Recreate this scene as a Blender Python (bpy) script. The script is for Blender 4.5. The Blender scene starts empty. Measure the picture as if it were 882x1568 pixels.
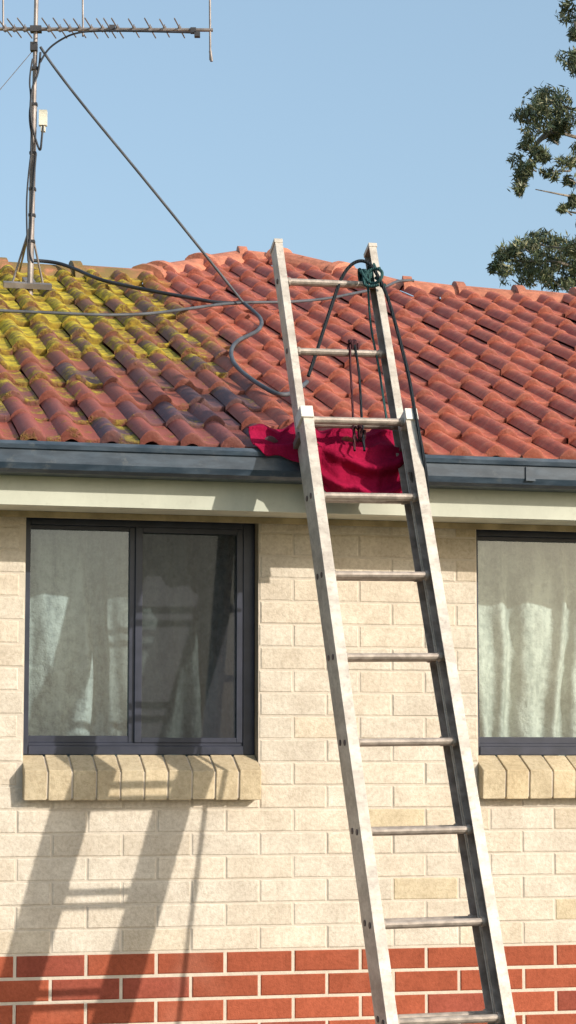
import bpy, bmesh, math, random
from mathutils import Vector, Matrix, noise
random.seed(7)
R=random.random
def U(a,b): return a+(b-a)*random.random()
sc=bpy.context.scene
# ---------------------------------------------------------------- camera
EYE=1.55
YAW=math.radians(14.0); PIT=math.radians(6.48)
FPX=3400.0
CAM=Vector((-8*math.sin(YAW),-8*math.cos(YAW),EYE))
fwd=Vector((math.sin(YAW)*math.cos(PIT),math.cos(YAW)*math.cos(PIT),math.sin(PIT)))
rgt=Vector((math.cos(YAW),-math.sin(YAW),0))
upv=rgt.cross(fwd)
cd=bpy.data.cameras.new("camera"); cam=bpy.data.objects.new("camera",cd)
sc.collection.objects.link(cam); sc.camera=cam
cam.location=CAM
cam.rotation_euler=Matrix((rgt,upv,-fwd)).transposed().to_euler()
cd.sensor_fit='AUTO'; cd.sensor_width=36; cd.lens=FPX/1568*36
cd.clip_start=0.1; cd.clip_end=2000
def sight(u,v): return (fwd*FPX+rgt*(u-441)+upv*(784-v)).normalized()
def onp(u,v,p,n):
    d=sight(u,v); t=(Vector(p)-CAM).dot(n)/d.dot(n); return CAM+d*t
def wallp(u,v,y=0.0): return onp(u,v,(0,y,0),Vector((0,1,0)))
# ---------------------------------------------------------------- light
a_,b_=0.86,0.56
sdir=Vector((a_,-1,b_)).normalized()
el=math.asin(sdir.z); rot=math.atan2(sdir.x,sdir.y)
sl=bpy.data.lights.new("sun",'SUN'); so=bpy.data.objects.new("sun",sl); sc.collection.objects.link(so)
sl.energy=4.8; sl.angle=math.radians(0.5); sl.color=(1.0,0.93,0.83)
so.rotation_euler=sdir.to_track_quat('Z','Y').to_euler(); so.location=(20,-20,12)
w=bpy.data.worlds.new("World"); sc.world=w; w.use_nodes=True
nt=w.node_tree; bg=nt.nodes['Background']
sky=nt.nodes.new('ShaderNodeTexSky'); sky.sky_type='NISHITA'; sky.sun_disc=False
sky.sun_elevation=el; sky.sun_rotation=rot; sky.air_density=1.0; sky.dust_density=3.0; sky.ozone_density=1.6
# a little high haze whitening the clear sky
hz=nt.nodes.new('ShaderNodeMix'); hz.data_type='RGBA'; hz.blend_type='ADD'; hz.inputs[0].default_value=1; hz.inputs[7].default_value=(1.35,1.95,2.3,1)
nt.links.new(sky.outputs[0],hz.inputs[6]); nt.links.new(hz.outputs[2],bg.inputs[0]); bg.inputs[1].default_value=0.133
sc.view_settings.view_transform='Standard'; sc.view_settings.look='None'; sc.view_settings.exposure=0
# ---------------------------------------------------------------- material helpers
class M:
    def __init__(s,name,rough=0.8,metal=0.0,spec=0.3):
        s.m=bpy.data.materials.new(name); s.m.use_nodes=True
        s.t=s.m.node_tree; s.b=s.t.nodes['Principled BSDF']
        s.b.inputs['Roughness'].default_value=rough; s.b.inputs['Metallic'].default_value=metal
        s.b.inputs['Specular IOR Level'].default_value=spec
        s.tc=s.t.nodes.new('ShaderNodeTexCoord')
    def n(s,k): return s.t.nodes.new(k)
    def l(s,a,b): s.t.links.new(a,b)
    def mapping(s,scale=(1,1,1)):
        m=s.n('ShaderNodeMapping'); m.inputs['Scale'].default_value=scale; s.l(s.tc.outputs['Object'],m.inputs[0]); return m.outputs[0]
    def noise(s,scale,detail=4,rough=.55,vec=None):
        n=s.n('ShaderNodeTexNoise'); n.inputs['Scale'].default_value=scale; n.inputs['Detail'].default_value=detail
        n.inputs['Roughness'].default_value=rough; s.l(vec if vec else s.tc.outputs['Object'],n.inputs['Vector']); return n.outputs['Fac']
    def mr(s,x,a,b,c=0,d=1,smooth=True):
        n=s.n('ShaderNodeMapRange'); n.interpolation_type='SMOOTHSTEP' if smooth else 'LINEAR'
        n.inputs[1].default_value=a;n.inputs[2].default_value=b;n.inputs[3].default_value=c;n.inputs[4].default_value=d
        s.l(x,n.inputs[0]); return n.outputs[0]
    def math(s,op,a,b):
        n=s.n('ShaderNodeMath'); n.operation=op
        for i,x in enumerate((a,b)):
            if isinstance(x,(int,float)): n.inputs[i].default_value=x
            else: s.l(x,n.inputs[i])
        return n.outputs[0]
    def mix(s,f,a,b,mode='MIX'):
        n=s.n('ShaderNodeMix'); n.data_type='RGBA'; n.blend_type=mode
        for sock,x in ((n.inputs[0],f),(n.inputs[6],a),(n.inputs[7],b)):
            if isinstance(x,(int,float)): sock.default_value=x
            elif isinstance(x,tuple): sock.default_value=(*x,1)
            else: s.l(x,sock)
        return n.outputs[2]
    def attr(s,name):
        n=s.n('ShaderNodeAttribute'); n.attribute_name=name; return n
    def sep(s,c):
        n=s.n('ShaderNodeSeparateXYZ'); s.l(c,n.inputs[0]); return n.outputs
    def col(s,c):
        if isinstance(c,tuple): s.b.inputs['Base Color'].default_value=(*c,1)
        else: s.l(c,s.b.inputs['Base Color'])
        return s
    def bump(s,h,dist=.002,strength=1):
        n=s.n('ShaderNodeBump'); n.inputs['Distance'].default_value=dist; n.inputs['Strength'].default_value=strength
        s.l(h,n.inputs['Height']); s.l(n.outputs[0],s.b.inputs['Normal']); return s
def simple(name,c,rough=.7,metal=0,var=.25,sc_=12,spec=.3,bd=.0006):
    m=M(name,rough,metal,spec); f=m.noise(sc_,5)
    d=tuple(x*(1-var) for x in c); e=tuple(min(1,x*(1+var)) for x in c)
    m.col(m.mix(m.mr(f,.3,.7),d,e)); m.bump(m.noise(sc_*8,3),bd); return m.m
# brick
def brick_mat(name,bd=.003):
    m=M(name,.9,0,.15); a=m.attr('Col')
    f=m.noise(9,6,.65); g=m.noise(70,4,.7); h=m.noise(2.2,3)
    c=m.mix(m.mr(f,.3,.72),(.86,.84,.82),(1.08,1.08,1.08))
    c=m.mix(1.0,a.outputs['Color'],c,'MULTIPLY')
    c=m.mix(1.0,c,m.mix(m.mr(g,.32,.62),(.84,.82,.79),(1.03,1.03,1.03)),'MULTIPLY')
    c=m.mix(m.mr(h,.5,.75,0,.14),c,(.44,.38,.30))
    m.col(c); m.bump(m.math('ADD',m.noise(38,6,.7),m.math('MULTIPLY',m.noise(150,3,.6),.4)),bd); return m.m
MB=brick_mat("brick")
def mortar(name,c):
    m=M(name,.95,0,.1); m.col(m.mix(m.mr(m.noise(20,5),.3,.7),tuple(x*.85 for x in c),c)); m.bump(m.noise(120,4,.7),.002); return m.m
MMc=mortar("mortar_cream",(.59,.52,.43)); MMr=mortar("mortar_pale",(.60,.52,.42))
# ---------------------------------------------------------------- mesh helpers
def mkobj(name,verts,faces,mat=None,parent=None,smooth=False,cols=None,facemat=None,mats=None):
    me=bpy.data.meshes.new(name); me.from_pydata([tuple(v) for v in verts],[],faces); 
    if mats:
        for mm in mats: me.materials.append(mm)
    elif mat: me.materials.append(mat)
    if facemat: me.polygons.foreach_set('material_index',facemat)
    if cols:
        ca=me.color_attributes.new('Col','FLOAT_COLOR','POINT')
        flat=[]
        for c in cols: flat+= [c[0],c[1],c[2],1]
        ca.data.foreach_set('color',flat)
    if smooth: me.polygons.foreach_set('use_smooth',[True]*len(me.polygons))
    me.update()
    o=bpy.data.objects.new(name,me); sc.collection.objects.link(o)
    if parent: o.parent=parent
    return o
def empty(name):
    o=bpy.data.objects.new(name,None); sc.collection.objects.link(o); o.empty_display_size=.2; return o
class MB_:
    def __init__(s): s.v=[];s.f=[];s.c=[];s.m=[]
    def box(s,x0,x1,y0,y1,z0,z1,mi=0,c=(1,1,1)):
        b=len(s.v)
        s.v+=[(x0,y0,z0),(x1,y0,z0),(x1,y1,z0),(x0,y1,z0),(x0,y0,z1),(x1,y0,z1),(x1,y1,z1),(x0,y1,z1)]
        s.f+=[(b,b+3,b+2,b+1),(b+4,b+5,b+6,b+7),(b,b+1,b+5,b+4),(b+1,b+2,b+6,b+5),(b+2,b+3,b+7,b+6),(b+3,b,b+4,b+7)]
        s.c+=[c]*8; s.m+=[mi]*6
    def quad(s,a,b_,c_,d,mi=0,c=(1,1,1)):
        b=len(s.v); s.v+=[a,b_,c_,d]; s.f.append((b,b+1,b+2,b+3)); s.c+=[c]*4; s.m.append(mi)
    def tube(s,p0,p1,r0,r1=None,n=10,mi=0,c=(1,1,1),cap=True):
        if r1 is None: r1=r0
        p0=Vector(p0);p1=Vector(p1); d=(p1-p0).normalized()
        q=d.orthogonal().normalized(); w_=d.cross(q); b=len(s.v)
        for p,r in ((p0,r0),(p1,r1)):
            for i in range(n):
                t=2*math.pi*i/n; s.v.append(tuple(p+(q*math.cos(t)+w_*math.sin(t))*r)); s.c.append(c)
        for i in range(n):
            j=(i+1)%n; s.f.append((b+i,b+j,b+n+j,b+n+i)); s.m.append(mi)
        if cap:
            s.f.append(tuple(b+i for i in reversed(range(n)))); s.f.append(tuple(b+n+i for i in range(n))); s.m+=[mi,mi]
    def obox(s,o,X,Y,Z,hx,hy,hz,mi=0,c=(1,1,1)):
        b=len(s.v); o=Vector(o)
        for k in (-1,1):
            for (i,j) in ((-1,-1),(1,-1),(1,1),(-1,1)):
                s.v.append(tuple(o+X*hx*i+Y*hy*j+Z*hz*k)); s.c.append(c)
        s.f+=[(b,b+3,b+2,b+1),(b+4,b+5,b+6,b+7),(b,b+1,b+5,b+4),(b+1,b+2,b+6,b+5),(b+2,b+3,b+7,b+6),(b+3,b,b+4,b+7)]; s.m+=[mi]*6
    def extr(s,prof,p0,p1,X,Y,mi=0,c=(1,1,1),fm=None):
        b=len(s.v); n=len(prof)
        for p in (p0,p1):
            for (i,j) in prof: s.v.append(tuple(Vector(p)+X*i+Y*j)); s.c.append(c)
        for i in range(n):
            j=(i+1)%n; s.f.append((b+i,b+j,b+n+j,b+n+i)); s.m.append(fm[i] if fm else mi)
        s.f.append(tuple(b+i for i in reversed(range(n)))); s.f.append(tuple(b+n+i for i in range(n))); s.m+=[mi,mi]
    def make(s,name,mats,parent=None,smooth=False):
        if not isinstance(mats,(list,tuple)): mats=[mats]
        o=mkobj(name,s.v,s.f,parent=parent,mats=mats,facemat=s.m,cols=s.c,smooth=smooth)
        bm=bmesh.new(); bm.from_mesh(o.data); bmesh.ops.recalc_face_normals(bm,faces=bm.faces); bm.to_mesh(o.data); bm.free()
        return o
def bevel(o,wd,seg=2):
    m=o.modifiers.new('bevel','BEVEL'); m.width=wd; m.segments=seg; m.limit_method='ANGLE'; m.angle_limit=math.radians(40); return o
def cable(name,pts,r,mat,parent=None,cyc=False):
    c=bpy.data.curves.new(name,'CURVE'); c.dimensions='3D'; c.bevel_depth=r; c.bevel_resolution=3; c.resolution_u=10
    s=c.splines.new('NURBS'); s.points.add(len(pts)-1); s.order_u=3; s.use_endpoint_u=True
    for p,q in zip(s.points,pts): p.co=(*q,1)
    c.materials.append(mat); o=bpy.data.objects.new(name,c); sc.collection.objects.link(o)
    if parent: o.parent=parent
    return o
# ---------------------------------------------------------------- key dimensions
HX0,HX1=-5.0,7.0; HY1=5.2
Z_SOF=EYE+.885; Z_BASE=EYE-.652; Z_SILL=EYE+.034
OV=.30; GF=.42; Z_GT=EYE+1.075; Z_GB=EYE+.972
ML,MH=.247,.0824
house=empty("brick_house")
wl0=wallp(38,970).x; wl1=wallp(396,970).x; wr0=wallp(731,970).x; wr1=wr0+(wl1-wl0)*1.5
OPS=[(wl0,wl1),(wr0,wr1)]
Z_OP0=Z_SILL-.10
anchor=wallp(345,1470).x
def sub(x0,x1,ops):
    segs=[(x0,x1)]
    for (a,b) in ops:
        ns=[]
        for (p,q) in segs:
            if b<=p or a>=q: ns.append((p,q)); continue
            if a>p: ns.append((p,a))
            if b<q: ns.append((b,q))
        segs=ns
    return [(p,q) for p,q in segs if q-p>.02]
bw=MB_(); mw=MB_()
def brick(B,x0,x1,z0,z1,c):
    j=U(-.0012,.0012); ch=.004; b=len(B.v); yo=j; 
    e=[U(-.001,.001) for _ in range(4)]
    B.v+=[(x0+ch,yo,z0+ch+e[0]),(x1-ch,yo,z0+ch+e[1]),(x1-ch,yo,z1-ch+e[2]),(x0+ch,yo,z1-ch+e[3]),
          (x0,yo+.0025,z0),(x1,yo+.0025,z0),(x1,yo+.0025,z1),(x0,yo+.0025,z1),
          (x0,.02,z0),(x1,.02,z0),(x1,.02,z1),(x0,.02,z1)]
    B.f.append((b,b+1,b+2,b+3)); B.m.append(0)
    for i in range(4):
        k=(i+1)%4
        B.f.append((b+i,b+4+i,b+4+k,b+k)); B.f.append((b+4+i,b+8+i,b+8+k,b+4+k)); B.m+=[0,0]
    B.c+=[c]*12
def ccol():
    t=R()
    if t<.03: c=(.555,.47,.33)
    elif t<.14: c=(.58,.505,.40)
    elif t<.5: c=(.605,.535,.44)
    else: c=(.60,.54,.455)
    k=U(.95,1.04); return tuple(x*k for x in c)
def rcol():
    t=R(); c=(.34,.088,.046) if t<.75 else (.28,.072,.046)
    k=U(.85,1.12); return tuple(x*k for x in c)
def rows(zstart,dz,zend,colf,g):
    i=0; z=zstart
    while (dz>0 and z<zend) or (dz<0 and z>zend):
        z0,z1=(z,z+dz) if dz>0 else (z+dz,z)
        z0=max(z0,0.0); z1=min(z1,Z_SOF)
        par=i%2 if dz<0 else (i+1)%2
        x=anchor+ (ML/2 if par else 0); x-=math.ceil((x-HX0)/ML)*ML
        ops=OPS if z1>Z_OP0+.02 else []
        while x<HX1:
            c=colf()
            for (p,q) in sub(max(x,HX0),min(x+ML,HX1),ops):
                brick(bw,p+g/2,q-g/2,z0+g/2,z1-g/2,c)
            x+=ML
        z+=dz; i+=1
rows(Z_BASE,-MH,0,rcol,.011)
rows(Z_BASE,MH,Z_SOF-.005,ccol,.006)
bw.make("brick_courses",MB,house)
# mortar sheets (with openings)
YM=.0030
def mrect(x0,x1,z0,z1,mi): mw.quad((x0,YM,z0),(x1,YM,z0),(x1,YM,z1),(x0,YM,z1),mi)
mrect(HX0,HX1,0,Z_BASE,1); mrect(HX0,HX1,Z_BASE,Z_OP0,0)
for (p,q) in sub(HX0,HX1,OPS): mrect(p,q,Z_OP0,Z_SOF,0)
mw.make("mortar_joints",[MMc,MMr],house)
# other walls and inside
MW=simple("wall_plain",(.55,.48,.38),.9); MI=simple("room_plaster",(.35,.34,.32),.9)
ow=MB_()
ow.box(HX0,HX0+.11,.03,HY1,0,Z_SOF); ow.box(HX1-.11,HX1,.03,HY1,0,Z_SOF); ow.box(HX0+.11,HX1-.11,HY1-.11,HY1,0,Z_SOF)
ow.make("side_walls",MW,house)
iw=MB_()
iw.box(HX0+.12,HX1-.12,.02,HY1-.12,Z_SOF-.0,Z_SOF+.02); iw.box(HX0+.12,HX1-.12,.16,HY1-.12,.2,.22)
iw.box(HX0+.12,HX1-.12,2.6,2.65,.23,Z_SOF-.01)
for (p,q) in sub(HX0+.12,HX1-.12,OPS): iw.box(p,q,.12,.16,.23,Z_SOF-.01)
iw.box(HX0+.12,HX1-.12,.125,.155,.23,Z_OP0)
iw.make("interior_walls",MI,house)
# ---------------------------------------------------------------- windows
mfr=M("window_frame_paint",.35,0,.5); mfr.col(mfr.mix(mfr.mr(mfr.noise(14,4),.35,.7),(.016,.020,.036),(.028,.032,.054))); MFR=mfr.m
mg=bpy.data.materials.new("window_glass"); mg.use_nodes=True; t=mg.node_tree; t.nodes.clear()
o_=t.nodes.new('ShaderNodeOutputMaterial'); mx=t.nodes.new('ShaderNodeMixShader'); tr=t.nodes.new('ShaderNodeBsdfTransparent'); gl=t.nodes.new('ShaderNodeBsdfGlossy')
tr.inputs[0].default_value=(.78,.84,.84,1); gl.inputs['Roughness'].default_value=.03; mx.inputs[0].default_value=.12
t.links.new(tr.outputs[0],mx.inputs[1]); t.links.new(gl.outputs[0],mx.inputs[2]); t.links.new(mx.outputs[0],o_.inputs[0])
ms=bpy.data.materials.new("fly_screen"); ms.use_nodes=True; t=ms.node_tree; t.nodes.clear()
o_=t.nodes.new('ShaderNodeOutputMaterial'); mx=t.nodes.new('ShaderNodeMixShader'); tr=t.nodes.new('ShaderNodeBsdfTransparent'); df=t.nodes.new('ShaderNodeBsdfDiffuse')
df.inputs[0].default_value=(.045,.047,.055,1); mx.inputs[0].default_value=.54
t.links.new(tr.outputs[0],mx.inputs[1]); t.links.new(df.outputs[0],mx.inputs[2]); t.links.new(mx.outputs[0],o_.inputs[0])
def curtain_mat(name,lo,hi):
    mc=M(name,.9,0,.1)
    f1=mc.noise(34,6,.7); f2=mc.noise(5,4,.6,mc.mapping((3.2,1,.5)))
    mc.col(mc.mix(mc.mr(mc.math('ADD',mc.math('MULTIPLY',f1,.5),mc.math('MULTIPLY',f2,.6)),.40,.68),lo,hi))
    mc.bump(f1,.012); return mc.m
MC1=curtain_mat("curtain_lace",(.19,.235,.245),(.46,.52,.51)); MC2=curtain_mat("curtain_net",(.30,.35,.33),(.66,.69,.63))
def window(name,x0,x1,mull,amp,MC):
    root=empty(name); root.parent=house
    z0=Z_SILL; z1=Z_SOF-.004; F=MB_(); fy0,fy1=.055,.115; fw=.024
    F.box(x0+.002,x0+fw,fy0,fy1,z0,z1); F.box(x1-fw-.020,x1-.002,fy0,fy1,z0,z1)
    F.box(x0+fw,x1-fw-.020,fy0,fy1,z1-.035,z1); F.box(x0+fw,x1-fw-.020,fy0-.004,fy1,z0,z0+.03)
    F.box(x0+fw,x1-fw-.020,fy0+.006,fy1-.01,z0+.03,z0+.042)
    F.box(mull-.022,mull+.002,fy0+.012,fy0+.04,z0+.042,z1-.035)
    F.box(mull-.002,mull+.024,fy0+.002,fy0+.011,z0+.042,z1-.035)
    F.box(x1-fw-.044,x1-fw-.021,fy0+.002,fy0+.011,z0+.042,z1-.035)
    F.box(mull+.024,x1-fw-.044,fy0+.002,fy0+.011,z0+.042,z0+.060)
    F.box(mull+.024,x1-fw-.044,fy0+.002,fy0+.011,z1-.055,z1-.035)
    F.box(x0+fw,mull-.022,fy0+.014,fy0+.038,z0+.042,z0+.066)
    F.box(x0+fw,mull-.022,fy0+.014,fy0+.038,z1-.05,z1-.035)
    bevel(F.make(name+"_frame",MFR,root),.0015)
    G=MB_(); G.quad((x0+fw,fy0+.026,z0+.04),(x1-fw,fy0+.026,z0+.04),(x1-fw,fy0+.026,z1-.03),(x0+fw,fy0+.026,z1-.03)); G.make(name+"_glass",mg,root)
    S=MB_(); S.quad((mull+.02,fy0+.008,z0+.05),(x1-fw-.03,fy0+.008,z0+.05),(x1-fw-.03,fy0+.008,z1-.05),(mull+.02,fy0+.008,z1-.05)); S.make(name+"_fly_screen",ms,root)
    nx,nz=300,40; V=[];Fc=[]
    for j in range(nz+1):
        tz=j/nz
        for i in range(nx+1):
            x=x0-.05+(x1-x0+.1)*i/nx
            ph=noise.noise(Vector((x*6,tz*1.6,3.1)))*5
            A_=amp*(1.15-.5*tz)
            y=.19+A_*math.sin(x*62+ph)+A_*.6*math.sin(x*27+1.3+ph*.7)+.010*noise.noise(Vector((x*22,tz*9,0)))
            V.append((x,y,z0-.05+(z1+.0-z0+.05)*tz))
    for j in range(nz):
        for i in range(nx):
            k=j*(nx+1)+i; Fc.append((k,k+1,k+nx+2,k+nx+1))
    mkobj(name+"_curtain",V,Fc,MC,root,True)
    J=MB_(); zz=Z_OP0
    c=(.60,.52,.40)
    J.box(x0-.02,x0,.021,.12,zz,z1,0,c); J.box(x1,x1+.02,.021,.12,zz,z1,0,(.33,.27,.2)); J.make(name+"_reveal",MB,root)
    S=MB_(); L=x1-x0+.006; xs=x0-.004; n=round(L/.0885); wd=L/n; X=Vector((1,0,0))
    def prism(a,b,ins,mi,c):
        p=[(.056-.0,Z_SILL-.001-ins),(-.055+ins,EYE-.022-ins),(-.047+ins,EYE-.125+ins),(.056,EYE-.11+ins)]
        k=len(S.v)
        for x in (a,b):
            for (y,z) in p: S.v.append((x,y,z)); S.c.append(c)
        for i in range(4):
            j=(i+1)%4; S.f.append((k+i,k+j,k+4+j,k+4+i)); S.m.append(mi)
        S.f.append((k+3,k+2,k+1,k)); S.f.append((k+4,k+5,k+6,k+7)); S.m+=[mi,mi]
    for i in range(n):
        c=ccol(); kk=U(.80,.96); c=tuple(x*kk*y for x,y in zip(c,(1,.93,.76)))
        o=U(-.0015,.0015); prism(xs+i*wd+.003+U(-.001,.001),xs+(i+1)*wd-.003+U(-.001,.001),-o,0,c)
    prism(xs+.004,xs+L-.004,.005,1,(1,1,1))
    bevel(S.make(name+"_sill",[MB,MMc],root),.003)
window("sliding_window",wl0,wl1,wallp(212,970).x,.012,MC1)
window("sliding_window_wide",wr0,wr1,wr0+.75,.018,MC2)
# ---------------------------------------------------------------- eaves: soffit, fascia, gutter
mfa=M("fascia_paint",.5,0,.3); ff=mfa.noise(5,6,.7,mfa.mapping((1,1,.5))); fg=mfa.noise(30,5,.7)
mfa.col(mfa.mix(mfa.mr(fg,.52,.78,0,.35),mfa.mix(mfa.mr(ff,.3,.7),(.42,.43,.355),(.50,.51,.42)),(.28,.27,.21))); MFA=mfa.m
MSO=simple("soffit_sheet",(.60,.58,.46),.8,var=.1)
mgt=M("gutter_steel",.34,0,.5); gA=mgt.mix(mgt.mr(mgt.noise(9,6,.65,mgt.mapping((1,1,4))),.35,.7),(.018,.032,.050),(.045,.068,.095))
mgt.col(mgt.mix(mgt.mr(mgt.noise(14,6,.75),.55,.75,0,.5),gA,(.14,.145,.14))); mgt.l(mgt.mr(mgt.noise(12,5),.3,.7,.28,.55),mgt.b.inputs['Roughness']); MGT=mgt.m
E=MB_(); XA,XB=HX0-.3,HX1+.3
E.box(XA,XB,-OV,-OV+.02,Z_SOF-.012,Z_GT-.01,0)
E.box(XA,XB,-OV+.021,.0,Z_SOF,Z_SOF+.008,1)
E.box(XA,XB,-.022,-.004,Z_SOF-.022,Z_SOF-.001,2)
E.make("eaves",[MFA,MSO,simple("timber_bead",(.42,.33,.2),.8)],house)
G=MB_()
prof=[(-OV-.002,Z_GT-.01),(-OV-.002,Z_GB),(-GF+.028,Z_GB),(-GF+.010,Z_GB+.010),(-GF+.002,Z_GB+.03),(-GF+.002,Z_GT-.030),(-GF-.006,Z_GT-.026),(-GF-.009,Z_GT-.012),(-GF-.004,Z_GT),(-GF+.008,Z_GT),
      (-GF+.008,Z_GT-.005),(-GF+.0045,Z_GT-.028),(-GF+.0045,Z_GB+.03),(-GF+.03,Z_GB+.003),(-OV-.005,Z_GB+.003),(-OV-.005,Z_GT-.01)]
G.extr([(p[0],p[1]) for p in prof],Vector((XA,0,0)),Vector((XB,0,0)),Vector((0,1,0)),Vector((0,0,1)))
jx=wallp(745,725).x
for xx in (jx,):
    G.box(xx,xx+.035,-GF-.0035,-GF+.001,Z_GB+.022,Z_GT-.031)
G.make("gutter",MGT,house)
# ---------------------------------------------------------------- roof
RP=math.radians(22); RE=Vector((0,-.36,Z_GT+.0)); rU=Vector((0,math.cos(RP),math.sin(RP))); rN=Vector((0,-math.sin(RP),math.cos(RP)))
def roofp(u,v,off=.03): return onp(u,v,RE+rN*off,rN)
def rs(p): return (p-RE).dot(rU)
outl=[(-500,382),(0,410),(225,420),(245,414),(368,390),(425,394),(520,414),(620,438),(700,445),(882,457),(1500,498)]
OP=[roofp(u,v,.02) for u,v in outl]
OL=[(p.x,rs(p)) for p in OP]
OL=[(XA,OL[1][1]-.02)]+OL[1:-1]+[(XB,OL[-2][1])]
def smax(x):
    for (a,b) in zip(OL,OL[1:]):
        if a[0]<=x<=b[0]: return a[1]+(b[1]-a[1])*(x-a[0])/(b[0]-a[0])
    return OL[-1][1]
PR=.138; CS=.30; NS=12
V=[];Fq=[];C=[]
nr=int((XB-XA)/PR)
nc=int(max(o[1] for o in OL)/CS)+1
for ci in range(nc):
    for ri in range(nr):
        x0=XA+ri*PR; rnd=R(); jit=U(-.006,.006); jl=U(-.018,.018); sk=U(-.008,.008)
        s0=ci*CS+jl; s1=(ci+1)*CS+.02
        if s0>smax(x0): continue
        vs=[(0,-.012,0),(0,.012,0),(.012,.020,0),(.5,.012,1),(1.0,.002,1)]
        b=len(V)
        for (tv,hh,_) in vs:
            s=s0+(s1-s0)*tv
            sm=smax(x0+PR/2)
            s=min(s,sm)
            for k in range(NS+1):
                ph=k/NS
                if ph<.6: h=.033*math.sin(math.pi*ph/.6)**.8; pan=0
                else:
                    q=(ph-.6)/.4; h=-.004*math.sin(math.pi*q); pan=1
                x=x0+PR*ph+sk*tv
                hgt=h*(1.0 if tv<.1 else 1-.12*tv)+hh+jit
                if hh<0: hgt=h-.018+jit
                p=RE+rU*s+rN*hgt; V.append((x,p.y,p.z)); C.append((rnd,float(pan)*.8+ (0.2 if tv<.1 else 0),tv))
        for j in range(len(vs)-1):
            for k in range(NS):
                q=b+j*(NS+1)+k; Fq.append((q,q+1,q+NS+2,q+NS+1))
mt=M("terracotta_tiles",.60,0,.30)
at=mt.attr('Col'); s3=mt.sep(at.outputs['Vector']); pos=mt.sep(mt.tc.outputs['Object'])
rnd,pan,tv=s3[0],s3[1],s3[2]
nb=mt.noise(3.0,4,.6); nf=mt.noise(22,6,.7); nm=mt.noise(9,6,.7); nl=mt.noise(2.2,3,.5); nx_=mt.noise(45,5,.7)
clean=mt.mix(mt.mr(rnd,0,1,smooth=False),(.47,.108,.055),(.34,.075,.048))
clean=mt.mix(mt.mr(nf,.40,.72,0,.6),clean,(.53,.205,.125))
clean=mt.mix(mt.mr(nm,.48,.70,0,.55),clean,(.21,.055,.038))
clean=mt.mix(mt.mr(nx_,.56,.74,0,.45),clean,(.16,.06,.045))
old=mt.mix(mt.mr(rnd,.1,.9),(.29,.072,.048),(.085,.048,.062))
old=mt.mix(mt.mr(nf,.45,.75,0,.55),old,(.33,.11,.08))
hgt=pos[2]; hi=mt.mr(hgt,Z_GT+.05,Z_GT+.95)
old=mt.mix(mt.math('MULTIPLY',hi,.6),old,(.18,.090,.038))
edge=mt.math('ADD',pos[0],mt.math('MULTIPLY',mt.math('SUBTRACT',nb,.5),.7))
left=mt.mr(edge,.14,-.14)
base=mt.mix(left,clean,old)
# moss / lichen patches: small near the eave, dense towards the ridge on the left
thr=mt.math('SUBTRACT',.775,mt.math('MULTIPLY',hi,.175))
far=mt.mr(pos[0],-.05,-1.1,0,.09)
mval=mt.math('ADD',mt.math('ADD',mt.math('MULTIPLY',nm,.60),mt.math('MULTIPLY',pan,.075)),far)
mval=mt.math('ADD',mval,mt.math('MULTIPLY',nl,.32))
mval=mt.math('ADD',mval,mt.math('MULTIPLY',nx_,.26))
mval=mt.math('ADD',mval,mt.math('MULTIPLY',rnd,.06))
mm_=mt.math('SUBTRACT',mval,thr); mask=mt.math('MULTIPLY',mt.mr(mm_,-.02,.10),left)
mosc=mt.mix(mt.mr(nf,.32,.62),(.17,.14,.03),(.58,.45,.03))
mosc=mt.mix(mt.mr(mt.math('ADD',hi,mt.math('MULTIPLY',far,4)),.2,1.0,.40,0),mosc,(.21,.165,.05))
base=mt.mix(mt.math('MULTIPLY',mask,.90),base,mosc)
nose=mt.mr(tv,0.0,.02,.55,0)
base=mt.mix(nose,base,(.09,.032,.022))  # extra shade painted onto the front lip of each tile
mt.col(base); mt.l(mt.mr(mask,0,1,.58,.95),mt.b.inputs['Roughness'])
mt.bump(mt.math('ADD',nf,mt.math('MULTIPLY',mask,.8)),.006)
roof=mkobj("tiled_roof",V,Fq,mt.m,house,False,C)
roof.data.polygons.foreach_set('use_smooth',[True]*len(roof.data.polygons))
try: roof.data.set_sharp_from_angle(angle=math.radians(50))
except Exception: pass
B=MB_()
OW=[Vector((x,0,0))+RE+rU*s-rN*.03 for x,s in OL]
for (p,q) in zip(OW,OW[1:]):
    pe=Vector((p.x,RE.y,RE.z))-rN*.03+rU*.06; qe=Vector((q.x,RE.y,RE.z))-rN*.03+rU*.06
    B.quad(tuple(pe),tuple(qe),tuple(q),tuple(p))
    B.quad(tuple(p),tuple(q),(q.x,HY1+.4,Z_SOF+.1),(p.x,HY1+.4,Z_SOF+.1))
for i in (0,-1):
    p=OW[i]; B.quad((p.x,-OV,Z_SOF),(p.x,HY1+.4,Z_SOF),(p.x,HY1+.4,Z_SOF+.1),tuple(p))
B.make("roof_underlay",simple("terracotta_plain",(.35,.10,.06),.8),house)
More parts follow.
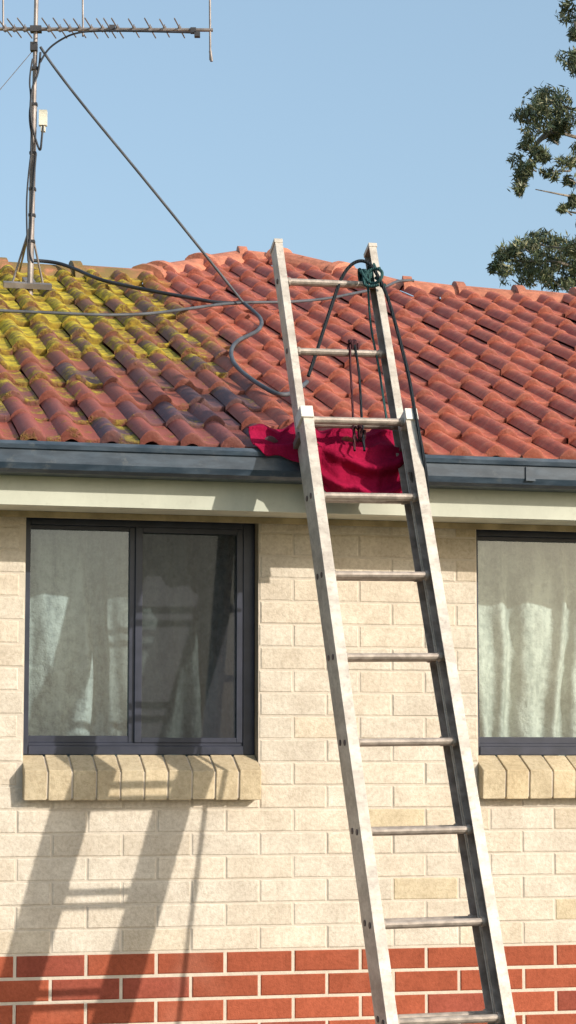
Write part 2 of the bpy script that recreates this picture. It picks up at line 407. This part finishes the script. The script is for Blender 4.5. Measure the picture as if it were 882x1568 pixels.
# ridge caps
cpv=MB_()
path=[Vector((x,0,0))+RE+rU*(s-.02)+rN*.015 for x,s in OL]
capm=M("ridge_cap_tiles",.6,0,.3); ca=capm.attr('Col'); cf=capm.noise(18,6,.7); cm=capm.noise(6,5)
cpos=capm.sep(capm.tc.outputs['Object'])
cb=capm.mix(1.0,ca.outputs['Color'],capm.mix(capm.mr(cf,.3,.7),(.70,.70,.70),(1.25,1.25,1.25)),'MULTIPLY')
cb=capm.mix(capm.math('MULTIPLY',capm.mr(cpos[0],.1,-.15),capm.mr(cm,.30,.55)),cb,(.19,.13,.045))
capm.col(cb); capm.bump(cf,.006)
for (p,q) in zip(path,path[1:]):
    L=(q-p).length; n=max(1,round(L/.36)); d=(q-p).normalized(); side=(rN.cross(d)).normalized(); 
    for i in range(n):
        a=p+d*(L*i/n-.015); b=p+d*(L*(i+1)/n+.02); k=U(.82,1.12)
        col=(.46*k,.17*k,.10*k)
        bb=len(cpv.v); m=9; j=U(-.006,.006)
        for (pt,r,lift) in ((a,.088,.012),(a+d*.045,.088,.012),(a+d*.05,.078,.0),(b,.068,0)):
            for e in range(m):
                t_=math.pi*e/(m-1)
                vv=pt+side*(math.cos(t_)*r*1.15)+Vector((0,0,1))*(math.sin(t_)*r*.78+lift+j-.02)
                cpv.v.append(tuple(vv)); cpv.c.append(col)
        for jj in range(3):
            for e in range(m-1):
                s=bb+jj*m+e; cpv.f.append((s,s+1,s+m+1,s+m)); cpv.m.append(0)
        cpv.f.append(tuple(bb+e for e in range(m))); cpv.m.append(0)
cpv.make("ridge_caps",capm.m,house)
# ---------------------------------------------------------------- ladder
ml=M("ladder_aluminium",.5,.25,.45)
lf=ml.noise(7,6,.7,ml.mapping((1,1,2))); lg=ml.noise(60,5,.75)
ml.col(ml.mix(ml.mr(lg,.48,.74,0,.5),ml.mix(ml.mr(lf,.32,.66),(.38,.335,.285),(.58,.53,.46)),(.18,.145,.12))); ml.bump(lg,.0008); ML_=ml.m
MWEB=simple("ladder_web_shaded",(.34,.285,.245),.6,.15,var=.35,sc_=20)  # inner rail faces: their shade is painted in as a browner colour
MRU=simple("ladder_rungs",(.34,.29,.25),.5,.25,var=.25,sc_=30)
MCAP=simple("ladder_cap_plastic",(.60,.57,.52),.6,var=.1); MDK=simple("ladder_fittings",(.12,.09,.08),.6)
ladder=empty("extension_ladder")
tl=.44
N=Vector((0,-1,tl)).normalized()
Gp=Vector((0,-GF-.012,Z_GT+.004))
DP=.068; GAP=.012; FT=.036
pF=Gp+N*(DP+GAP+DP)
A=onp(551,640,pF,N); Bq=onp(691,1557,pF,N)
Ud=(A-Bq).normalized(); Wd=Ud.cross(N).normalized()
if Wd.x<0: Wd=-Wd
HW=.200
def lp(s,wv,n): return A+Ud*s+Wd*wv+N*n
R0=onp(551,645,pF-N*DP/2,N); s_r0=(R0-A).dot(Ud)
s_ground=-(A.z)/Ud.z+.03
s_topfly=(onp(511,378,pF-N*(DP*1.5),N)-A).dot(Ud)
def rail(Bm,sgn,hw,s0,s1,nc,T):
    t=.003; d=DP/2
    pr=[(hw,-d),(hw,d),(hw-T,d),(hw-T,d-t),(hw-t,d-t),(hw-t,-d+t),(hw-T,-d+t),(hw-T,-d)]
    pr=[(sgn*x,y) for x,y in pr]
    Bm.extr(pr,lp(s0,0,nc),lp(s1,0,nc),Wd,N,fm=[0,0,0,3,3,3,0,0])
def rungs(Bm,hw,nc,s0,s1,ds):
    k=-12
    while k<12:
        s=s_r0+k*.3+ds; k+=1
        if s<s0 or s>s1: continue
        prf=[(.014*math.cos(t_)*1.15,.0125*math.sin(t_)) for t_ in [2*math.pi*i/12 for i in range(12)]]
        prf=[(x,min(y,.0095)) for x,y in prf]
        Bm.extr(prf,lp(s,-hw+.004,nc),lp(s,hw-.004,nc),N,Ud,4)
        for sg in (-1,1):
            Bm.tube(lp(s,sg*(hw-.036),nc),lp(s,sg*(hw-.046),nc),.0165,n=12,mi=4)
            Bm.tube(lp(s,sg*(hw+.003),nc),lp(s,sg*(hw-.001),nc),.010,n=12,mi=1)
nb_=-DP/2; nf_=-DP-GAP-DP/2
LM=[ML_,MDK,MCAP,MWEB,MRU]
Lb=MB_()
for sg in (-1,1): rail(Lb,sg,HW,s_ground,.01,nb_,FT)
rungs(Lb,HW,nb_,s_ground+.15,.01,0)
for sg in (-1,1):
    Lb.obox(lp(.018,sg*(HW-.014),nb_+.002),Wd,N,Ud,.022,DP/2+.006,.022,2)
    Lb.obox(lp(-.03,sg*(HW-.010),nf_+.008),Wd,N,Ud,.016,DP/2+.004,.012,1)
    Lb.obox(lp(s_ground+.03,sg*(HW-.012),nb_),Wd,N,Ud,.02,DP/2+.012,.035,1)
bevel(Lb.make("base_section",LM,ladder),.0012)
Lf=MB_(); HF=.190
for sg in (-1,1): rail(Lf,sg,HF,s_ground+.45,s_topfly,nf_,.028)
rungs(Lf,HF,nf_,s_ground+.6,s_topfly,.036)
for sg in (-1,1): Lf.obox(lp(s_topfly,sg*(HF-.013),nf_),Wd,N,Ud,.016,DP/2+.003,.008,0)
bevel(Lf.make("fly_section",LM,ladder),.0012)
def onlad(u,v,n=0.0): return onp(u,v,pF+N*n,N)
# ---------------------------------------------------------------- ropes
def ropemat(name,c):
    m=M(name,.9,0,.15); wv=m.n('ShaderNodeTexWave'); wv.inputs['Scale'].default_value=60; wv.inputs['Distortion'].default_value=2; m.l(m.tc.outputs['Object'],wv.inputs[0])
    m.col(m.mix(wv.outputs['Fac'],tuple(x*.5 for x in c),tuple(x*1.4 for x in c))); m.bump(wv.outputs['Fac'],.003); return m.m
MRB=ropemat("rope_black",(.026,.032,.038)); MRT=ropemat("rope_teal",(.04,.10,.10)); MRR=ropemat("rope_maroon",(.08,.03,.035)); MRG=ropemat("rope_grey",(.16,.13,.11))
rope=empty("tied_rope")
cable("rope_loop",[onlad(*p) for p in [(472,576,-.13),(482,548,-.12),(497,500,-.12),(512,455,-.12),(524,422,-.10),(538,404,-.08),(553,398,-.06),(568,404,-.05),(580,425,-.04),(592,450,-.04),(604,490,-.03),(616,535,-.02),(627,580,0.0),(634,625,.012),(645,680,.012),(652,720,.0),(655,745,-.03),(654,770,-.12)]],.0065,MRB,rope)
cable("rope_strand_1",[onlad(*p) for p in [(563,430,-.09),(565,470,-.10),(569,510,-.11),(580,560,-.11),(587,610,-.11),(592,642,-.10)]],.0042,MRT,rope)
cable("rope_strand_2",[onlad(*p) for p in [(536,528,-.09),(536,560,-.12),(539,600,-.12),(541,650,-.11),(543,690,-.08)]],.0042,MRR,rope)
cable("rope_strand_3",[onlad(*p) for p in [(543,528,-.09),(549,560,-.12),(552,600,-.12),(554,650,-.11),(558,690,-.08)]],.0045,MRB,rope)
cable("rope_tail_to_ground",[(.29,-.56,EYE+.99),(.35,-.765,EYE+.23),(.40,-.925,EYE-.38),(.47,-1.13,EYE-1.2),(.50,-1.16,.05)],.008,MRG,rope)
def coil(name,cu,cv,turns,rad,wid,mat,r):
    c0=onp(cu,cv,pF+N*nf_,N); pts=[]
    for i in range(turns*10+1):
        t_=2*math.pi*i/10
        rr=rad*U(.9,1.25)
        pts.append(c0+Wd*(wid*(i/(turns*10)-.5)+U(-.004,.004))+N*math.cos(t_)*rr+Ud*math.sin(t_)*rr)
    cable(name,pts,r,mat,rope)
coil("rope_knot",564,426,7,.026,.065,MRT,.0065)
coil("rope_knot_upper",572,418,3,.031,.03,MRT,.006)
coil("rope_knot_lower",540,531,4,.021,.025,MRR,.0048)
cable("rope_knot_wrap",[onlad(*p) for p in [(553,415,-.05),(560,428,-.04),(572,436,-.035),(584,428,.0),(586,415,.0),(574,410,-.03),(560,418,-.045),(556,434,-.045),(566,440,-.04),(580,436,-.02)]],.006,MRT,rope)
cable("rope_tail",[onlad(*p) for p in [(575,425,-.06),(584,432,-.05),(583,440,-.05),(590,436,-.05)]],.006,MRT,rope)
coil("rope_tie_gutter",550,664,2,.025,.03,MRR,.0045)
# ---------------------------------------------------------------- cloth over the gutter
mcl=M("cloth_crimson",.95,0,.05); cn=mcl.noise(8,5)
mcl.col(mcl.mix(mcl.mr(cn,.3,.7),(.20,.005,.028),(.32,.010,.048))); mcl.bump(mcl.math('ADD',mcl.noise(60,4),mcl.math('MULTIPLY',mcl.noise(9,4,.6),2.5)),.005)
xa=wallp(388,695,-GF).x; xb=wallp(624,720,-GF).x
nu,nv=150,96; V=[];Fq=[]
def lerp(a,b,t): return a+(b-a)*t
def pw(t,pts):
    for (a,b) in zip(pts,pts[1:]):
        if t<=b[0]:
            k=(t-a[0])/(b[0]-a[0]); k=k*k*(3-2*k); return lerp(a[1],b[1],k)
    return pts[-1][1]
def ridge(x,p=2.2): # narrow raised folds, broad dark hollows
    return (0.5+0.5*math.sin(x))**p
for j in range(nv+1):
    tv_=j/nv
    for i in range(nu+1):
        tu=i/nu
        up_=pw(tu,[(0,.02),(.06,.035),(.12,.03),(.25,.07),(.38,.09),(.55,.05),(.7,.04),(.85,.07),(.93,.12),(1,.05)])
        dn=pw(tu,[(0,.005),(.07,.045),(.14,.040),(.25,.060),(.36,.090),(.46,.165),(.6,.18),(.8,.185),(1,.19)])
        L=up_+.10+dn; d=tv_*L
        x=lerp(xa,xb,tu)
        nz_=noise.noise(Vector((tu*6,tv_*3,1)))
        fold=.016*math.sin(tu*22+tv_*3.2+nz_*2)+.012*nz_
        if d<up_:
            k=up_-d; p=Vector((x,-.34,Z_GT+.065))+rU*k+rN*(.014+fold*.8)
        elif d<up_+.10:
            k=(d-up_)/.10; p=Vector((x,lerp(-.34,-GF-.014,k),Z_GT+lerp(.067,.016,k)-.022*math.sin(math.pi*k)*(1+.7*math.sin(tu*13))+fold*.8*(1-k*.5)))
        else:
            k=d-up_-.10
            sag=(tu-.72)/.32; sg_=1-min(1,abs(sag))**2
            w1=pw(tu,[(0,.006),(.3,.012),(.42,.040),(.9,.040),(1,.015)])
            sw=w1*ridge((k-.085*sg_)*70+2.5+nz_*1.5)+.022*ridge(tu*26+k*16+nz_*3,1.6)*min(1,k*10)
            p=Vector((x+.012*noise.noise(Vector((k*9,tu*4,0))),-GF-.014-sw*min(1,k*22),Z_GT+.014-k+.008*math.sin(tu*13+nz_*2)*min(1,k*12)))
        V.append(tuple(p))
for j in range(nv):
    for i in range(nu):
        k=j*(nu+1)+i; Fq.append((k,k+1,k+nu+2,k+nu+1))
cl=mkobj("crimson_cloth",V,Fq,mcl.m,None,True)
m_=cl.modifiers.new('thick','SOLIDIFY'); m_.thickness=.003
# ---------------------------------------------------------------- antenna
ant=empty("tv_antenna"); MAM=simple("antenna_metal",(.24,.21,.195),.5,.4,var=.3); MAD=simple("antenna_dark",(.05,.05,.055),.6); MAW=simple("antenna_box",(.62,.60,.5),.6)
base=roofp(46,440,.05)
def mastp(u,v,o=0):
    n=Vector((math.sin(YAW),math.cos(YAW),0)); return onp(u,v,base-n*o,n)
top=mastp(57,-60)
An=MB_()
mid=base.lerp(top,.55)
An.tube(base-Vector((0,0,.06)),mid,.0145)
An.tube(base.lerp(top,.5),top,.0105)
b0=mastp(-260,43); b1=mastp(326,46)
An.tube(b0,b1,.0085)
bd=(b1-b0).normalized(); look=Vector((math.sin(YAW),math.cos(YAW),0))
dd=(look*.96+bd*.12).normalized()
for u in list(range(-240,0,22))+[8,22,38,75,92,107,122,140,157,168,180,205,230,252,275]:
    c=mastp(u,44.5); k=U(.9,1.1); An.tube(c-dd*.13*k+Vector((0,0,.004)),c+dd*.13*k+Vector((0,0,.004)),.0032,n=6)
    An.tube(c-Vector((0,0,.016)),c+Vector((0,0,.022)),.0028,n=6)
    An.obox(c,bd,look,Vector((0,0,1)),.008,.01,.010)
for (u,v0,v1,r) in ((5,-160,46,.0045),(127,-150,56,.0045),(322,-60,92,.005),(-150,-170,60,.0045)):
    An.tube(mastp(u-1,v0),mastp(u,v1),r,n=8)
An.tube(mastp(322,78),mastp(324,94),.007,n=8)
for (u,v) in ((172,43),(296,47),(302,53)): An.obox(mastp(u,v),bd,look,Vector((0,0,1)),.013,.014,.012,1)
An.obox(mastp(55,45),bd,look,Vector((0,0,1)),.026,.018,.014,1); An.obox(mastp(52,72),bd,look,Vector((0,0,1)),.016,.018,.020,1)
for v in (105,160,235,290,330,370): An.obox(mastp(54-(v-50)*.018,v),bd,look,Vector((0,0,1)),.016,.016,.006,1)
An.obox(mastp(66,181),bd,look,Vector((0,0,1)),.018,.016,.036,2)
An.obox(mastp(66,198),bd,look,Vector((0,0,1)),.010,.012,.012,2)
An.obox(roofp(42,437,.06),Vector((1,0,0)),rU,rN,.11,.022,.012,0); An.obox(roofp(44,433,.045),Vector((1,0,0)),rU,rN,.025,.06,.016,0)
for (u,v) in ((18,436),(66,436)): An.tube(mastp(46.5,345),roofp(u,v,.05),.005,n=8)
An.tube(mastp(46.5,345),roofp(30,415,.05),.005,n=8)
An.make("mast_and_elements",[MAM,MAD,MAW],ant,False)
MCX=simple("coax_black",(.03,.032,.038),.5); MCG=simple("coax_grey",(.075,.08,.09),.55)
cx=ant
cable("coax_boom",[mastp(*p) for p in [(296,50,.02),(230,48,.02),(150,47,.02),(115,50,.03),(90,62,.03),(70,78,.03),(62,95,.03)]],.0045,MCX,cx)
cable("coax_mast",[mastp(*p) for p in [(62,80,.02),(60,110,.02),(50,130,.03),(46,160,.03),(48,190,.03),(55,215,.03),(62,235,.03),(64,210,.04),(66,192,.03)]],.005,MCX,cx)
cable("coax_mast_2",[mastp(*p) for p in [(55,235,.02),(52,270,.02),(49,310,.02),(47,350,.02),(44,390,.02),(50,402,.04)]],.005,MCX,cx)
cable("coax_mast_3",[mastp(*p) for p in [(50,90,.02),(44,120,.03),(48,150,.02),(44,180,.03),(50,215,.02),(42,280,.03),(40,330,.03),(43,400,.03)]],.004,MCX,cx)
cable("guy_cable",[mastp(62,72,.02),mastp(70,92,.02).lerp(roofp(385,475,.08),.05),mastp(66,84,.02).lerp(roofp(388,478,.06),.6),roofp(372,463,.07)],.0065,MCG,cx)
cable("guy_wire",[mastp(50,78,.0),mastp(-80,232,.0)],.0016,MAM,cx)
cc=empty("coaxial_cable")
rp=lambda L,o=.055:[roofp(u,v,o) for u,v in L]
cable("cable_down",rp([(372,463),(388,476),(402,490),(398,505),(380,514),(362,522),(352,538),(358,558),(378,576),(402,592),(428,606),(452,602),(470,585)],.06),.009,MCG,cc)
cable("cable_upper",rp([(50,399),(80,400),(112,410),(150,428),(195,438),(235,446),(290,456),(345,466),(372,463)],.06),.009,MCX,cc)
cable("cable_across",rp([(-60,472),(0,476),(80,479),(160,483),(230,481),(300,471),(360,463),(440,463),(500,458),(548,448),(590,440),(612,428),(634,430)],.06),.007,MCG,cc)
# ---------------------------------------------------------------- tree
tree=empty("eucalyptus_tree")
TD=23.0
HD=Vector((math.sin(YAW),math.cos(YAW),0))
def tp(u,v,dz=0): return CAM+ (sight(u,v)/sight(u,v).dot(HD))*(TD+dz)
T=MB_()
tb=tp(985,600); tb=Vector((tb.x,tb.y,0))
trunk=[tb,tp(980,600),tp(965,430),tp(975,260),tp(955,90),tp(960,-120),tp(975,-300)]
rad=[.30,.22,.18,.14,.10,.06,.03]
for i in range(len(trunk)-1): T.tube(trunk[i],trunk[i+1],rad[i],rad[i+1],n=12)
clumps=[(876,12,15),(884,45,14),(872,84,13),(884,98,14),(873,52,8),
 (835,152,20),(815,160,15),(858,158,20),(803,178,11),(838,178,18),(870,178,16),(822,200,14),(845,212,11),(806,225,13),(830,235,12),(798,246,12),(812,258,9),(792,275,9),(790,290,6),(868,250,13),(845,262,9),(872,275,9),(884,225,10),(858,195,10),
 (862,318,6),(882,310,8),
 (826,372,18),(800,378,15),(783,386,14),(766,394,11),(760,408,9),(778,410,13),(800,402,16),(826,398,18),(852,378,17),(874,384,17),(850,405,16),(874,412,15),(806,428,13),(784,428,11),(848,430,15),(872,434,14),(826,424,12)]
off=[(U(905,1120),U(-260,440),U(18,34)) for _ in range(85)]
segs=[((975,240),(900,215),(845,200),(806,238)),((972,200),(920,180),(870,165),(832,155)),((966,330),(915,305),(870,300),(820,290)),((966,350),(920,335),(882,326),(856,322)),
      ((965,430),(900,415),(850,400),(775,400)),((966,420),(905,395),(860,380),(820,375)),((955,100),(915,85),(885,60),(876,15)),((960,130),(915,115),(890,100),(872,86)),
      ((900,215),(885,235),(872,262),(846,262)),((845,200),(825,215),(808,250),(791,285)),((975,260),(1040,200),(1080,120),(1100,40)),((965,430),(1020,380),(1070,330),(1110,300))]
for s in segs:
    P=[tp(u,v,U(-.3,.3)*(0 if i==0 else 1)) for i,(u,v) in enumerate(s)]; r=[.045,.024,.012,.005]
    for i in range(3): T.tube(P[i],P[i+1],r[i],r[i+1],n=7)
LV=[];LF=[];LC=[]
def leaves(c,r,n):
    for _ in range(n):
        while True:
            q=Vector((U(-1,1),U(-1,1),U(-1,1)))
            if q.length<1: break
        q=q*(U(.8,1.35))
        p=c+Vector((q.x*r,q.y*r*1.2,q.z*r*.85))
        if noise.noise(p*6.5)>.07: continue
        d=Vector((U(-1,1),U(-1,1),U(-1.6,.4))).normalized(); s=d.orthogonal().normalized(); s.rotate(Matrix.Rotation(U(0,6.3),3,d))
        l=U(.055,.11); w_=l*U(.16,.26); b=len(LV)
        LV.extend([tuple(p-d*l*.5),tuple(p+s*w_*.5),tuple(p+d*l*.5),tuple(p-s*w_*.5)])
        LF.append((b,b+1,b+2,b+3)); t_=R(); k=U(.6,1.4)
        c_=(.12*k,.145*k,.072*k) if t_<.65 else ((.23*k,.22*k,.12*k) if t_<.9 else (.065*k,.085*k,.05*k))
        LC.extend([c_]*4)
for (u,v,r) in clumps:
    rr=r/FPX*TD*1.28
    for k in range(3):
        leaves(tp(u+U(-8,8),v+U(-7,7),U(-.4,.4)),rr*U(.7,1.0),int(30+r*10))
    T.tube(tp(u,v),tp(u+U(6,16),v+U(4,14)),.006,.010,n=5)
for (u,v,r) in off:
    leaves(tp(u,v,U(-1.5,1.5)),r/FPX*TD*1.3,420)
mlf=M("eucalyptus_leaves",.5,0,.4); la=mlf.attr('Col'); mlf.col(la.outputs['Color'])
mkobj("foliage",LV,LF,mlf.m,tree,False,LC)
T.make("trunk_and_limbs",simple("eucalyptus_bark",(.26,.22,.18),.9,var=.35,sc_=5),tree)
# ---------------------------------------------------------------- ground
mgr=M("grass",.95,0,.1); gn=mgr.noise(3,8,.7); g2=mgr.noise(.25,4)
mgr.col(mgr.mix(mgr.mr(g2,.35,.65),mgr.mix(mgr.mr(gn,.3,.7),(.06,.09,.03),(.13,.15,.05)),(.17,.14,.07))); mgr.bump(gn,.03)
g=MB_(); S_=600; g.quad((-S_,-S_,0),(S_,-S_,0),(S_,S_,0),(-S_,S_,0)); g.make("ground",mgr.m)
pth=MB_(); pth.box(HX0-1,HX1+1,-2.2,-.02,-.05,.03); bevel(pth.make("concrete_path",simple("concrete",(.30,.28,.26),.9,var=.2,sc_=4)),.01)
